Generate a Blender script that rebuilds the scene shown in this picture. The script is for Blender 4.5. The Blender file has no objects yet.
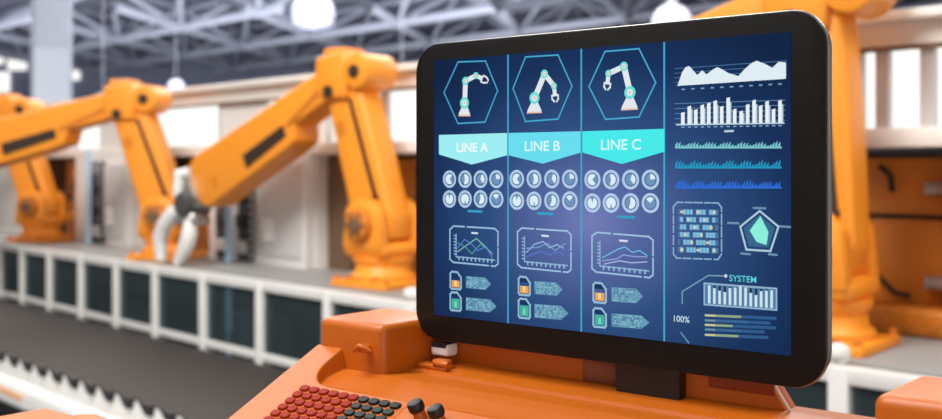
import bpy, bmesh, math, random
from mathutils import Vector, Matrix
random.seed(7)
H = 1.40                                   # eye height
C = bpy.context.scene.collection
PI = math.pi

# ------------------------------------------------------------------ frames
class Frame:
    def __init__(s, ox, oy, rot):
        s.o = Vector((ox, oy, 0)); s.r = rot
    def w(s, p):
        return s.o + Matrix.Rotation(s.r, 3, 'Z') @ Vector(p)
FW = Frame(0, 0, 0)
FM = Frame(-.0356, 1.087, math.atan2(-.6383, .7698))   # monitor and console: x along the screen, y away
FB = Frame(0, 0, math.atan2(-.7413, .6712))            # production line: x along the line, y away

# ------------------------------------------------------------------ materials
def lin(c):
    return tuple(((v / 255) / 12.92 if v / 255 <= .04045 else ((v / 255 + .055) / 1.055) ** 2.4) for v in c)
def nodes(name):
    m = bpy.data.materials.new(name); m.use_nodes = True
    return m, m.node_tree, m.node_tree.nodes['Principled BSDF']
def mat(name, rgb, rough=.5, metal=0, noise=0, scale=20, coat=0, spec=.5, emit=None, es=1, bump=0):
    m, nt, b = nodes(name)
    c = lin(rgb)
    b.inputs['Base Color'].default_value = (*c, 1)
    b.inputs['Roughness'].default_value = rough
    b.inputs['Metallic'].default_value = metal
    b.inputs['Coat Weight'].default_value = coat
    b.inputs['Coat Roughness'].default_value = .12
    b.inputs['Specular IOR Level'].default_value = spec
    if emit:
        b.inputs['Emission Color'].default_value = (*lin(emit), 1)
        b.inputs['Emission Strength'].default_value = es
    if noise or bump:
        tc = nt.nodes.new('ShaderNodeTexCoord'); n = nt.nodes.new('ShaderNodeTexNoise')
        n.inputs['Scale'].default_value = scale; n.inputs['Detail'].default_value = 4
        nt.links.new(tc.outputs['Object'], n.inputs['Vector'])
        if noise:
            r = nt.nodes.new('ShaderNodeMapRange')
            r.inputs['To Min'].default_value = 1 - noise; r.inputs['To Max'].default_value = 1 + noise
            nt.links.new(n.outputs['Fac'], r.inputs['Value'])
            mx = nt.nodes.new('ShaderNodeVectorMath'); mx.operation = 'SCALE'
            mx.inputs[0].default_value = c
            nt.links.new(r.outputs[0], mx.inputs['Scale'])
            nt.links.new(mx.outputs[0], b.inputs['Base Color'])
        if bump:
            bp = nt.nodes.new('ShaderNodeBump'); bp.inputs['Strength'].default_value = bump
            nt.links.new(n.outputs['Fac'], bp.inputs['Height']); nt.links.new(bp.outputs[0], b.inputs['Normal'])
    return m
def glow(name, rgb, k=1.0):
    return mat(name, (0, 0, 0), .5, spec=0, emit=rgb, es=k)

M = dict(
    orange=mat('robot_orange', (245, 150, 40), .42, noise=.06, scale=6),
    console=mat('console_orange', (186, 93, 12), .4, noise=.02, scale=30, spec=.4),
    dkorange=mat('housing_orange', (206, 120, 30), .45, noise=.2, scale=5),
    brown=mat('brown_panel', (112, 84, 62), .6, noise=.15, scale=4),
    black=mat('black_rubber', (20, 19, 20), .5, noise=.1, scale=60),
    slot=mat('slot_black', (48, 34, 22), .6),
    bezel=mat('bezel_black', (21, 19, 18), .4, spec=.18),
    silver=mat('silver_rim', (150, 146, 140), .3, metal=.9),
    casing=mat('casing_grey', (70, 70, 72), .5),
    white=mat('white_paint', (232, 230, 226), .45, noise=.03),
    wpaint=mat('white_rail', (226, 224, 220), .35, noise=.03),
    grey=mat('cabinet_grey', (204, 202, 200), .5, noise=.07, scale=3),
    lgrey=mat('panel_light_grey', (228, 225, 221), .5, noise=.06, scale=3),
    beige=mat('beam_beige', (232, 228, 222), .55, noise=.05, scale=2),
    mgrey=mat('plinth_grey', (150, 150, 148), .4, noise=.05, scale=3),
    dgrey=mat('dark_grey', (60, 64, 68), .6, noise=.2, scale=4),
    vdark=mat('interior_dark', (34, 40, 44), .7, noise=.2, scale=4),
    belt=mat('belt_rubber', (54, 48, 45), .7, noise=.04, scale=40, bump=.05, spec=.3),
    cblue=mat('pale_blue_pole', (168, 205, 232), .35),
    steel=mat('steel', (170, 166, 160), .3, metal=.6),
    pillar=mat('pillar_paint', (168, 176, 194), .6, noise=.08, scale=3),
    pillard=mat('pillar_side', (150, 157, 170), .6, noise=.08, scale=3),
    roof=mat('roof_deck', (156, 158, 178), .8, noise=.3, scale=.35),
    truss=mat('truss_paint', (186, 190, 204), .5),
    farwall=mat('far_wall_paint', (126, 130, 150), .8, noise=.25, scale=.4),
    floor=mat('floor_concrete', (112, 114, 118), .45, noise=.12, scale=1.5),
    daylight=glow('daylight_window', (255, 253, 248), 1.15),
    added_skylight=glow('added_skylight_glow', (255, 252, 246), 7.0),  # added glow, gives the console its highlights
    lamp=mat('lamp_acrylic', (196, 198, 220), .25, emit=(235, 236, 250), es=.12, noise=.12, scale=5),
    red=mat('key_red', (140, 32, 8), .6, spec=.15),
    keyblack=mat('key_black', (12, 16, 18), .45, spec=.25),
    keygreen=mat('key_dark_green', (8, 34, 26), .45, spec=.25),
)
def glass_mat():
    m = bpy.data.materials.new('tinted_glass'); m.use_nodes = True; nt = m.node_tree; nt.nodes.clear()
    o = nt.nodes.new('ShaderNodeOutputMaterial'); mx = nt.nodes.new('ShaderNodeMixShader')
    t = nt.nodes.new('ShaderNodeBsdfTransparent'); t.inputs[0].default_value = (.62, .70, .72, 1)
    p = nt.nodes.new('ShaderNodeBsdfPrincipled'); p.inputs['Base Color'].default_value = (*lin((66, 78, 82)), 1)
    p.inputs['Roughness'].default_value = .15; p.inputs['Specular IOR Level'].default_value = .3
    mx.inputs[0].default_value = .4
    nt.links.new(t.outputs[0], mx.inputs[1]); nt.links.new(p.outputs[0], mx.inputs[2]); nt.links.new(mx.outputs[0], o.inputs[0])
    return m
M['glass'] = glass_mat()
def screen_mat():
    m, nt, b = nodes('screen_picture')
    b.inputs['Base Color'].default_value = (0, 0, 0, 1); b.inputs['Roughness'].default_value = .35
    b.inputs['Specular IOR Level'].default_value = .04
    tc = nt.nodes.new('ShaderNodeTexCoord')
    mp = nt.nodes.new('ShaderNodeMapping'); mp.vector_type = 'POINT'
    mp.inputs['Location'].default_value = (-.175 / .26, 0, -(H - .062) / .21)
    mp.inputs['Scale'].default_value = (1 / .26, 0, 1 / .21)
    nt.links.new(tc.outputs['Object'], mp.inputs[0])
    g = nt.nodes.new('ShaderNodeTexGradient'); g.gradient_type = 'SPHERICAL'
    nt.links.new(mp.outputs[0], g.inputs[0])
    cr = nt.nodes.new('ShaderNodeValToRGB'); e = cr.color_ramp.elements
    e[0].position = 0; e[0].color = (*lin((16, 36, 70)), 1)
    e[1].position = 1; e[1].color = (*lin((116, 126, 184)), 1)
    for p, c in ((.25, (24, 50, 92)), (.55, (46, 78, 128)), (.82, (88, 104, 162))):
        x = e.new(p); x.color = (*lin(c), 1)
    nt.links.new(g.outputs[0], cr.inputs[0]); nt.links.new(cr.outputs[0], b.inputs['Emission Color'])
    b.inputs['Emission Strength'].default_value = 1
    return m
M['screen'] = screen_mat()

# ------------------------------------------------------------------ object helpers
def tag(o, label=None, cat=None, group=None, kind=None):
    if label: o['label'] = label
    if cat: o['category'] = cat
    if group: o['group'] = group
    if kind: o['kind'] = kind
    return o
def thing(name, label, cat, frame, loc, group=None, rot=0):
    o = bpy.data.objects.new(name, None); C.objects.link(o)
    o.location = frame.w(loc); o.rotation_euler = (0, 0, frame.r + rot); o.empty_display_size = .05
    o['fo'] = list(loc); tag(o, label, cat, group)
    del_fo[o.name] = Vector(loc); del o['fo']
    return o
del_fo = {}
class MB:
    """collects shapes in frame coordinates, links them as one mesh object"""
    def __init__(s): s.bm = bmesh.new(); s.mi = 0
    def _add(s, t, smooth):
        for f in t.faces: f.material_index = s.mi; f.smooth = smooth
        me = bpy.data.meshes.new('t'); t.to_mesh(me); t.free(); s.bm.from_mesh(me); bpy.data.meshes.remove(me)
        return s
    def box(s, a, b, bev=0, seg=2, rot=None):
        t = bmesh.new(); bmesh.ops.create_cube(t, size=1)
        c = [(a[i] + b[i]) / 2 for i in range(3)]; d = [abs(b[i] - a[i]) for i in range(3)]
        for v in t.verts: v.co = Vector((v.co.x * d[0], v.co.y * d[1], v.co.z * d[2]))
        if bev: bmesh.ops.bevel(t, geom=t.edges[:], offset=bev, segments=seg, affect='EDGES', profile=.5)
        if rot:
            for v in t.verts: v.co = rot @ v.co
        for v in t.verts: v.co += Vector(c)
        return s._add(t, bev > 0)
    def prism(s, pts, d0, d1, axis='y', bev=0, seg=2):
        """polygon in the plane across the axis, extruded from d0 to d1"""
        t = bmesh.new()
        def P(p, d): return {'y': (p[0], d, p[1]), 'x': (d, p[0], p[1]), 'z': (p[0], p[1], d)}[axis]
        A = [t.verts.new(P(p, d0)) for p in pts]; B = [t.verts.new(P(p, d1)) for p in pts]
        t.faces.new(A); t.faces.new(B[::-1])
        n = len(pts)
        for i in range(n): t.faces.new((A[i], B[i], B[(i + 1) % n], A[(i + 1) % n]))
        bmesh.ops.recalc_face_normals(t, faces=t.faces[:])
        if bev: bmesh.ops.bevel(t, geom=t.edges[:], offset=bev, segments=seg, affect='EDGES', profile=.5)
        return s._add(t, bev > 0)
    def cyl(s, p0, p1, r0, r1=None, n=24, bev=0):
        r1 = r0 if r1 is None else r1
        p0 = Vector(p0); p1 = Vector(p1); d = p1 - p0
        t = bmesh.new(); bmesh.ops.create_cone(t, cap_ends=True, segments=n, radius1=r0, radius2=r1, depth=d.length)
        if bev:
            bmesh.ops.bevel(t, geom=[e for e in t.edges if abs(e.verts[0].co.z - e.verts[1].co.z) < 1e-6], offset=bev, segments=2, affect='EDGES', profile=.5)
        q = Vector((0, 0, 1)).rotation_difference(d.normalized()).to_matrix()
        for v in t.verts: v.co = q @ v.co + (p0 + p1) / 2
        return s._add(t, n > 8)
    def tube(s, pts, rad, n=12):
        pts = [Vector(p) for p in pts]; R = rad if isinstance(rad, (list, tuple)) else [rad] * len(pts)
        t = bmesh.new(); rings = []
        up = Vector((0, 1, 0))
        for i, p in enumerate(pts):
            d = (pts[min(i + 1, len(pts) - 1)] - pts[max(i - 1, 0)]).normalized()
            if abs(d.dot(up)) > .95: up = Vector((1, 0, 0))
            u = d.cross(up).normalized(); w = u.cross(d)
            rings.append([t.verts.new(p + (u * math.cos(2 * PI * k / n) + w * math.sin(2 * PI * k / n)) * R[i]) for k in range(n)])
        for a, b in zip(rings, rings[1:]):
            for k in range(n): t.faces.new((a[k], a[(k + 1) % n], b[(k + 1) % n], b[k]))
        t.faces.new(rings[0][::-1]); t.faces.new(rings[-1])
        bmesh.ops.recalc_face_normals(t, faces=t.faces[:])
        return s._add(t, True)
    def lathe(s, prof, c, n=32):
        t = bmesh.new(); rings = []
        for r, z in prof:
            rings.append([t.verts.new((c[0] + r * math.cos(2 * PI * k / n), c[1] + r * math.sin(2 * PI * k / n), c[2] + z)) for k in range(n)])
        for a, b in zip(rings, rings[1:]):
            for k in range(n): t.faces.new((a[k], a[(k + 1) % n], b[(k + 1) % n], b[k]))
        t.faces.new(rings[0][::-1]); t.faces.new(rings[-1])
        bmesh.ops.remove_doubles(t, verts=t.verts[:], dist=1e-6)
        bmesh.ops.recalc_face_normals(t, faces=t.faces[:])
        return s._add(t, True)
    def flat(s, pts):
        t = bmesh.new(); t.faces.new([t.verts.new(p) for p in pts]); return s._add(t, False)
    def build(s, name, mats, parent=None, frame=None, org=None):
        if not isinstance(mats, (list, tuple)): mats = [mats]
        o0 = Vector((0, 0, 0))
        if parent is not None: o0 = del_fo.get(parent.name, o0)
        elif org is not None: o0 = Vector(org)
        for v in s.bm.verts: v.co -= o0
        me = bpy.data.meshes.new(name); s.bm.to_mesh(me); s.bm.free()
        for m in mats: me.materials.append(m)
        try: me.set_sharp_from_angle(angle=math.radians(38))
        except Exception: pass
        o = bpy.data.objects.new(name, me); C.objects.link(o)
        if parent is not None:
            o.parent = parent; del_fo[o.name] = o0
        else:
            f = frame or FW; o.location = f.w(o0); o.rotation_euler = (0, 0, f.r)
        return o
def struct(o): o['kind'] = 'structure'; return o

# ------------------------------------------------------------------ camera
cam = bpy.data.cameras.new('camera'); co = bpy.data.objects.new('camera', cam); C.objects.link(co)
co.location = (0, 0, H); co.rotation_euler = (PI / 2, 0, 0)
cam.sensor_width = 36; cam.lens = 1100 / 942 * 36; cam.shift_y = -44.5 / 942; cam.clip_end = 200; cam.clip_start = .05
cam.dof.use_dof = True; cam.dof.focus_distance = .955; cam.dof.aperture_fstop = 5.8
bpy.context.scene.camera = co

# ================================================================== CONSOLE
def z_plane(y): return -.1548 + .488 * y
PR = [(-.1085, -.2077), (-.1035, -.2100), (-.095, -.2102), (-.084, -.2080), (-.070, -.2042), (-.056, -.2014), (-.040, -.2016), (-.028, -.2024), (-.0195, -.2030), (-.0185, -.2008), (.0215, -.1960), (.023, -.196), (1, -.196)]
def z_trough(y):
    if y <= PR[0][0]: return z_plane(y)
    for (a, za), (b, zb) in zip(PR, PR[1:]):
        if y <= b:
            return za + (zb - za) * (y - a) / (b - a)
def sm(t): t = max(0, min(1, t)); return t * t * (3 - 2 * t)
XL, XR, TX0, TX1, RC = -.1087, .5600, -.074, .470, .034
def z_deck(x, y):
    if y < -.1085 - 1e-9: return z_plane(y)
    cx = min(x - TX0, TX1 - x); cy = y + .1085          # distance inside each side
    if cx < RC and cy < RC: d = RC - math.hypot(RC - cx, RC - cy)
    else: d = min(cx, cy)
    w = sm(d / .005) if cx < cy or d < 0 or cx < RC else 1
    zp = min(z_plane(y), -.182 if y > -.0558 else 9)
    
    return zp + (z_trough(y) - zp) * w
console = thing('control_console', 'orange moulded operator console under the black monitor, with sloped key deck', 'control console', FM, (.2, -.1, 0))
mb = MB(); t = bmesh.new()
ys = sorted(set([-.285 + .176 * i / 36 for i in range(37)] + [-.1085 + i * .1315 / 110 for i in range(111)] + [-.0195, -.0185, .0215, .043]))
xs = sorted(set([XL + (XR - XL) * i / 260 for i in range(261)] + [TX0 + .0008 * i for i in range(50)] + [TX1 - .0008 * i for i in range(50)]))
g = [[t.verts.new((x, y, H + z_deck(x, y))) for x in xs] for y in ys]
for j in range(len(ys) - 1):
    for i in range(len(xs) - 1): t.faces.new((g[j][i], g[j][i + 1], g[j + 1][i + 1], g[j + 1][i]))
rim = [g[0][i] for i in range(len(xs))] + [g[j][-1] for j in range(1, len(ys))] + [g[-1][i] for i in range(len(xs) - 2, -1, -1)] + [g[j][0] for j in range(len(ys) - 2, 0, -1)]
low = [t.verts.new((v.co.x, v.co.y, H - .40)) for v in rim]
for i in range(len(rim)):
    k = (i + 1) % len(rim); t.faces.new((rim[i], low[i], low[k], rim[k]))
t.faces.new(low)
bmesh.ops.recalc_face_normals(t, faces=t.faces[:])
mb._add(t, True); deck = mb.build('deck', M['console'], console)
mb = MB(); mb.box((-.06, -.25, 0), (.51, .02, H - .40), .02, 3); mb.build('pedestal', M['console'], console)
mb = MB(); mb.box((-.1087, -.0558, H - .235), (-.0175, .0430, H - .1535), .0085, 5); lb = mb.build('corner_block', M['console'], console)
mb = MB(); mb.box((.4506, -.0558, H - .245), (.56, .0430, H - .1575), .0085, 5); rb = mb.build('corner_block', M['console'], console)
mb = MB(); mb.prism([(-.02, H - .2), (.357, H - .2), (.330, H - .160), (-.02, H - .160)], .0215, .043, 'y', .0015)
mb.build('rear_wall', M['console'], console)
# bright lip along the sloping end of the rear wall
mb = MB(); mb.tube([(.3585, .0225, H - .197), (.3400, .0225, H - .170)], .0012, 8); e = mb.build('edge_lip', M['white'], console); e['label'] = 'white edge strip'
# reflections of monitor and neck in the rear wall, built as coloured plates
mb = MB(); mb.box((.162, .0195, H - .1955), (.2035, .0225, H - .166), .0005); e = mb.build('reflection_plate', mat('brown_reflection', (118, 62, 42), .2, coat=.5), console); e['label'] = 'brown reflection built as a plate'
mb = MB(); mb.box((.288, .0195, H - .1855), (.345, .0225, H - .166), .0005); e = mb.build('reflection_plate', mat('red_reflection', (126, 48, 18), .3), console); e['label'] = 'dark red brown reflection built as a plate'
# toggle on the left block face
mb = MB()
mb.cyl((-.037, -.0545, H - .1775), (-.037, -.066, H - .1775), .0045, .004, bev=.001)
mb.tube([(-.048, -.063, H - .1800), (-.043, -.066, H - .1780), (-.037, -.068, H - .1745), (-.031, -.066, H - .1760), (-.026, -.063, H - .1790)], [.0022, .0030, .0030, .0028, .0018])
mb.build('toggle_latch', M['console'], lb)
# latch and white sensor at the left end of the ledge
mb = MB()
mb.box((-.014, -.012, H - 0.2005), (.024, .004, H - 0.1950), .002, 3)
mb.box((.004, -.010, H - 0.1965), (.022, .002, H - 0.1900), .002, 3)
mb.cyl((.010, -.011, H - 0.1930), (.027, -.011, H - 0.1930), .0028, bev=.0008)
la = mb.build('ledge_latch', M['console'], console)
mb = MB(); mb.box((.008, -.0122, H - 0.1960), (.019, -.0105, H - 0.1935)); mb.build('latch_slot', M['slot'], la)
mb = MB(); mb.box((-.0095, .004, H - .1890), (.0125, .0210, H - .1770), .0025, 3); sw = mb.build('sensor_block', M['white'], console); sw['label'] = 'small white sensor with dark window'
mb = MB(); mb.box((-.0078, .0032, H - .1810), (.0108, .0190, H - .1755), .001); mb.build('sensor_window', mat('dark_blue_window', (22, 34, 48), .2), sw)

# --- ray helper: which spot of the sloped deck a sight line meets
def on_deck(u, v):
    k = (u - 471) / 1100; q = (165 - v) / 1100
    # X=kY, Y, z=qY with X=-.0356+.7698x+.6383y ; Y=1.087-.6383x+.7698y ; z=-.1548+.488y
    a1, b1, c1 = .7698 + k * .6383, .6383 - k * .7698, k * 1.087 + .0356
    a2, b2, c2 = q * .6383, .488 - q * .7698, q * 1.087 + .1548
    D = a1 * b2 - b1 * a2
    return (c1 * b2 - b1 * c2) / D, (a1 * c2 - c1 * a2) / D
k0 = on_deck(305, 389.5); k9 = on_deck(396, 406.5); kd = on_deck(268, 419.5)
dx = (k9[0] - k0[0]) / 9; dy = (kd[1] - k0[1]) / 4.85
slope = Matrix.Rotation(math.atan(.488), 3, 'X')
mb = MB()
xk0, xk1 = k0[0] - .009, k0[0] + 9.5 * dx + .004
t = bmesh.new()
q = [(xk0, k0[1] + .006), (xk1, k0[1] + .006), (xk1, k0[1] + 7.6 * dy), (xk0, k0[1] + 7.6 * dy)]
A = [t.verts.new((x, y, H + z_plane(y) - .002)) for x, y in q]; B = [t.verts.new((x, y, H + z_plane(y) + .0004)) for x, y in q]
t.faces.new(A); t.faces.new(B)
for i in range(4): t.faces.new((A[i], A[(i + 1) % 4], B[(i + 1) % 4], B[i]))
bmesh.ops.recalc_face_normals(t, faces=t.faces[:]); mb._add(t, False)
pad = mb.build('keypad', M['console'], console)
def key_mesh(m):
    b = MB(); tt = bmesh.new(); n = 12
    def ring(s, z): return [tt.verts.new(slope @ Vector((s * .0057 * math.copysign(abs(math.cos(2 * PI * (i + .5) / n)) ** .7, math.cos(2 * PI * (i + .5) / n)), s * abs(dy) * .46 * math.copysign(abs(math.sin(2 * PI * (i + .5) / n)) ** .7, math.sin(2 * PI * (i + .5) / n)), z))) for i in range(n)]
    R = [ring(1, 0), ring(1, .0016), ring(.86, .0023)]
    for a, c in zip(R, R[1:]):
        for i in range(n): tt.faces.new((a[i], a[(i + 1) % n], c[(i + 1) % n], c[i]))
    tt.faces.new(R[-1]); b._add(tt, True)
    o = b.build('key', m); me = o.data; bpy.data.objects.remove(o); return me
KM = [key_mesh(M['red']), key_mesh(M['keyblack']), key_mesh(M['keygreen'])]
po = Vector((.2, -.1, 0))
for r in range(7):
    for c in range(10):
        x = k0[0] + c * dx; y = k0[1] + r * dy
        me = KM[0] if c < 6 else (KM[2] if (r, c) in ((1, 8), (2, 8), (3, 8), (1, 9)) else KM[1])
        o = bpy.data.objects.new('key', me); C.objects.link(o); o.parent = pad
        o.location = Vector((x, y, H + z_plane(y) + .0004)) - po
        o['label'] = 'red key' if c < 6 else ('dark green key' if me is KM[2] else 'black key')
# joystick knobs
for (u, v) in ((421, 418), (441, 423.5)):
    x, y = on_deck(u, v); z = H + z_plane(y)
    p = Vector((x, y, z)); nrm = slope @ Vector((0, 0, 1)); nrm = (nrm + Vector((-.18, 0, .15))).normalized()
    mb = MB(); mb.cyl(p - nrm * .004, p + nrm * .007, .0062, .0052, bev=.0005); kb = mb.build('knob_base', M['console'], console)
    mb = MB(); mb.cyl(p + nrm * .0065, p + nrm * .0165, .0072, .0072, bev=.0028); k_ = mb.build('knob_cap', M['black'], kb); k_['label'] = 'black rubber knob cap'

# neighbouring orange housing at the lower left
hz = H - .2205
mb = MB(); o_ = thing('machine_housing', 'rounded orange housing corner at the bottom left beside the white conveyor side', 'machine housing', FM, (-.15, -.45, 0))
# back corner located by M coordinates
cx_, cy_ = None, None
X_, Y_ = -.3875, 1.0
rx, ry = X_ + .0356, Y_ - 1.087
cx_ = rx * .7698 + ry * -.6383; cy_ = rx * .6383 + ry * .7698
mb.prism([(cx_, hz), (cx_ + .052, hz), (cx_ + .062, hz + .003), (cx_ + .085, hz + .0068), (cx_ + .105, hz + .0055), (cx_ + .112, hz - .01), (cx_ + .112, hz - .25), (cx_, hz - .25)], cy_ - .30, cy_, 'y', .002, 3)
mb.build('cover', M['console'], o_)
mb = MB(); mb.box((cx_ + .015, cy_ - .28, 0), (cx_ + .10, cy_ - .03, hz - .25), .01); mb.build('column', M['console'], o_)

# ================================================================== MONITOR
mon = thing('touchscreen_monitor', 'large black framed monitor with a blue factory dashboard, standing on the orange console', 'monitor', FM, (.2367, .01, H - .196))
x0, x1, zb, zt = -.0238, .3968, H - .172, H + .1195
def rrect(ax, az, bx, bz, r, n=10):
    P = []
    for (cx, cz, a0) in ((bx - r, bz - r, 0), (ax + r, bz - r, 90), (ax + r, az + r, 180), (bx - r, az + r, 270)):
        for i in range(n + 1):
            a = math.radians(a0 + 90 * i / n); P.append((cx + r * math.cos(a), cz + r * math.sin(a)))
    return P
mb = MB(); mb.prism(rrect(x0 - .0008, zb - .0008, x1 + .0008, zt + .0008, .0293), .0012, .0045, 'y', .0008)
mb.build('rim', M['silver'], mon)['label'] = 'silver rim'
mb = MB(); mb.prism(rrect(x0, zb, x1, zt, .0285), -.0022, .0016, 'y', .0011, 3); bz = mb.build('bezel', M['bezel'], mon)
mb = MB(); mb.prism(rrect(x0 + .002, zb + .002, x1 - .002, zt - .002, .027), .0035, .0175, 'y', .003, 3)
mb.prism(rrect(x0 + .06, H - .138, x1 - .06, zt - .05, .02), .0165, .04, 'y', .006, 3); mb.build('back_shell', M['casing'], mon)
mb = MB(); mb.box((.2040, .0075, H - .1985), (.2668, .0200, H - .14), .001); mb.build('neck', M['black'], mon)
SX0, SX1, SZ0, SZ1 = .0012, .3692, H - .1475, H + .1030
mb = MB(); mb.prism([(SX0, SZ0), (SX1, SZ0), (SX1, SZ1), (SX0, SZ1)], -.0026, -.0018, 'y'); scr = mb.build('screen', M['screen'], mon)
# the screen picture gradient is laid out in the screen's own coordinates
mp = [n for n in M['screen'].node_tree.nodes if n.type == 'MAPPING'][0]
mp.inputs['Location'].default_value = (-(.185 - .2367) / .25, 0, -(-.050 + .196) / .19)
mp.inputs['Scale'].default_value = (1 / .25, 0, 1 / .19)

def S(u, v):
    k = (u - 471) / 1100
    y = -.0028
    x = (1.087 * k + .0356 - y * (.6383 - .7698 * k)) / (.7698 + .6383 * k); Y = 1.087 - .6383 * x + .7698 * y
    return x, H + (165 - v) / 1100 * Y
GL = {}
def G(rgb):
    if rgb not in GL: GL[rgb] = glow('screen_glow_%d' % len(GL), rgb)
    return GL[rgb]
class UI:
    """thin lit shapes on the screen; colours become material slots"""
    def __init__(s): s.mb = MB(); s.m = []; s.l = -.0028
    def _c(s, rgb):
        if rgb not in s.m: s.m.append(rgb)
        s.mb.mi = s.m.index(rgb)
    def polyL(s, pts, rgb, lift=0):
        s._c(rgb); a = 0
        for i in range(len(pts)):
            p, q = pts[i], pts[(i + 1) % len(pts)]; a += p[0] * q[1] - q[0] * p[1]
        if a < 0: pts = pts[::-1]
        s.mb.flat([(x, s.l - lift * .00012, z) for x, z in pts]); return s
    def poly(s, pts, rgb, lift=0): return s.polyL([S(*p) for p in pts], rgb, lift)
    def lineL(s, P, rgb, w=.0012, close=False, lift=0):
        if close: P = P + [P[0]]
        for (a, b) in zip(P, P[1:]):
            dx_, dz_ = b[0] - a[0], b[1] - a[1]; L = math.hypot(dx_, dz_)
            if L < 1e-9: continue
            ux, uz = dx_ / L * w * .5, dz_ / L * w * .5
            s.polyL([(a[0] - ux - uz, a[1] - uz + ux), (b[0] + ux - uz, b[1] + uz + ux), (b[0] + ux + uz, b[1] + uz - ux), (a[0] - ux + uz, a[1] - uz - ux)], rgb, lift)
        return s
    def line(s, P, rgb, w=.0012, close=False, lift=0): return s.lineL([S(*p) for p in P], rgb, w, close, lift)
    def disc(s, u, v, r, rgb, r0=0, a0=0, a1=360, lift=0, n=24, off=(0, 0)):
        x, z = S(u, v); x += off[0]; z += off[1]; k = max(3, int(n * (a1 - a0) / 360))
        A = [math.radians(a0 + (a1 - a0) * i / k) for i in range(k + 1)]
        if r0 == 0:
            P = [(x + r * math.cos(a), z + r * math.sin(a)) for a in A]
            if a1 - a0 < 360: P.append((x, z))
            else: P.pop()
            s.polyL(P, rgb, lift)
        else:
            for a, b in zip(A, A[1:]):
                s.polyL([(x + r * math.cos(a), z + r * math.sin(a)), (x + r * math.cos(b), z + r * math.sin(b)), (x + r0 * math.cos(b), z + r0 * math.sin(b)), (x + r0 * math.cos(a), z + r0 * math.sin(a))], rgb, lift)
        return s
    def build(s, name, label=None):
        o = s.mb.build(name, [G(c) for c in s.m], scr)
        if label: o['label'] = label
        return o
def text(word, u, v, cap, width, rgb, name='caption', bold=.014):
    cu = bpy.data.curves.new(name, 'FONT'); cu.body = word; cu.align_x = 'CENTER'; cu.align_y = 'CENTER'; cu.size = 1; cu.offset = bold
    tmp = bpy.data.objects.new('tmp', cu); C.objects.link(tmp)
    dg = bpy.context.evaluated_depsgraph_get(); me = bpy.data.meshes.new_from_object(tmp.evaluated_get(dg))
    bpy.data.objects.remove(tmp); bpy.data.curves.remove(cu)
    X = [p.co.x for p in me.vertices]; Z = [p.co.y for p in me.vertices]
    x, z = S(u, v); w = max(X) - min(X); h = max(Z) - min(Z); mx_, mz_ = (max(X) + min(X)) / 2, (max(Z) + min(Z)) / 2
    for p in me.vertices:
        p.co = Vector((x + (p.co.x - mx_) / w * width, -.0034, z + (p.co.y - mz_) / h * cap)) - Vector((.2367, .01, H - .196))
    me.materials.clear(); me.materials.append(G(rgb)); me.name = name
    o = bpy.data.objects.new(name, me); C.objects.link(o); o.parent = scr; o['label'] = word
    return o

CY = (70, 165, 205)
for u in (508, 581.3, 664.2):
    x, _ = S(u, 100); ui = UI(); ui.lineL([(x, SZ0 + .001), (x, SZ1 - .001)], CY, .0017); ui.build('divider_line')
HX = [[(444, 92.5), (458, 62), (485.5, 61), (497.6, 90.6), (485, 122), (458, 123.5)],
      [(513, 88.5), (525.5, 57), (558, 55), (572, 86), (558, 119), (525.5, 121.5)],
      [(589, 86.5), (605, 51.5), (639, 48.7), (655.7, 82.5), (639, 117), (605.5, 119.3)]]
for h in HX: UI().line(h, (72, 172, 212), .0013, True).build('hexagon_outline')
AQ, WH, SAL = (112, 224, 214), (226, 232, 236), (240, 190, 170)
def icon(base, J, grip):
    ui = UI(); (bx0, by), (bx1, by1) = base; jx, jy = J[0]
    ui.poly([(bx0, by), (bx1, by1), (bx1 - 1, by1 - 4), (jx + 2.6, jy + 3), (jx - 2.6, jy + 3), (bx0 + 1, by - 4)], WH)
    ui.poly([(bx0, by), (bx1, by1), (bx1 - .3, by1 - 1.6), (bx0 + .3, by - 1.6)], SAL, 1)
    for i, (a, b) in enumerate(zip(J, J[1:])): ui.line([a, b], WH, .0058 - .001 * i)
    ui.line([J[-1], grip], WH, .0042)
    x, y = grip; d = (grip[0] - J[-1][0], grip[1] - J[-1][1]); L = math.hypot(*d); d = (d[0] / L, d[1] / L); n = (-d[1], d[0])
    for s in (1, -1):
        ui.line([(x, y), (x + n[0] * 3 * s + d[0] * 1.5, y + n[1] * 3.4 * s + d[1] * 1.5), (x + n[0] * 3 * s + d[0] * 5, y + n[1] * 3 * s + d[1] * 5), (x + n[0] * 1.2 * s + d[0] * 7.5, y + n[1] * 1.2 * s + d[1] * 7.5)], WH, .0016)
    for i, (a, b) in enumerate(J):
        ui.disc(a, b, (.0056, .0040, .0032)[i], AQ, lift=2); ui.disc(a, b, (.0030, .0021, .0016)[i], WH, lift=3); ui.disc(a, b, .0013, SAL, lift=4)
    ui.build('robot_icon', 'white robot arm icon')
icon(((458.3, 116.3), (470.5, 116.3)), [(464.6, 103), (465.5, 81), (476, 75.5)], (481, 78))
icon(((526.8, 113.6), (542, 113)), [(534.6, 98), (544.5, 74), (554, 86)], (554.8, 94))
icon(((621, 110.5), (638, 109.6)), [(630, 92.5), (624, 66.4), (608.6, 73.5)], (607.6, 82))
for (pts, rgb) in (([(439, 135), (507.2, 133), (507.2, 155.3), (472, 164.5), (439, 154.3)], (158, 238, 244)),
                   ([(508.6, 133), (580.6, 131.3), (580.6, 152.6), (543, 163.6), (508.6, 155.3)], (104, 222, 240)),
                   ([(582.4, 131.3), (664.5, 128.8), (664.5, 151.7), (622, 164), (582.4, 152.4)], (72, 234, 234))):
    UI().poly(pts, rgb, 1).build('line_banner')
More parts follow.
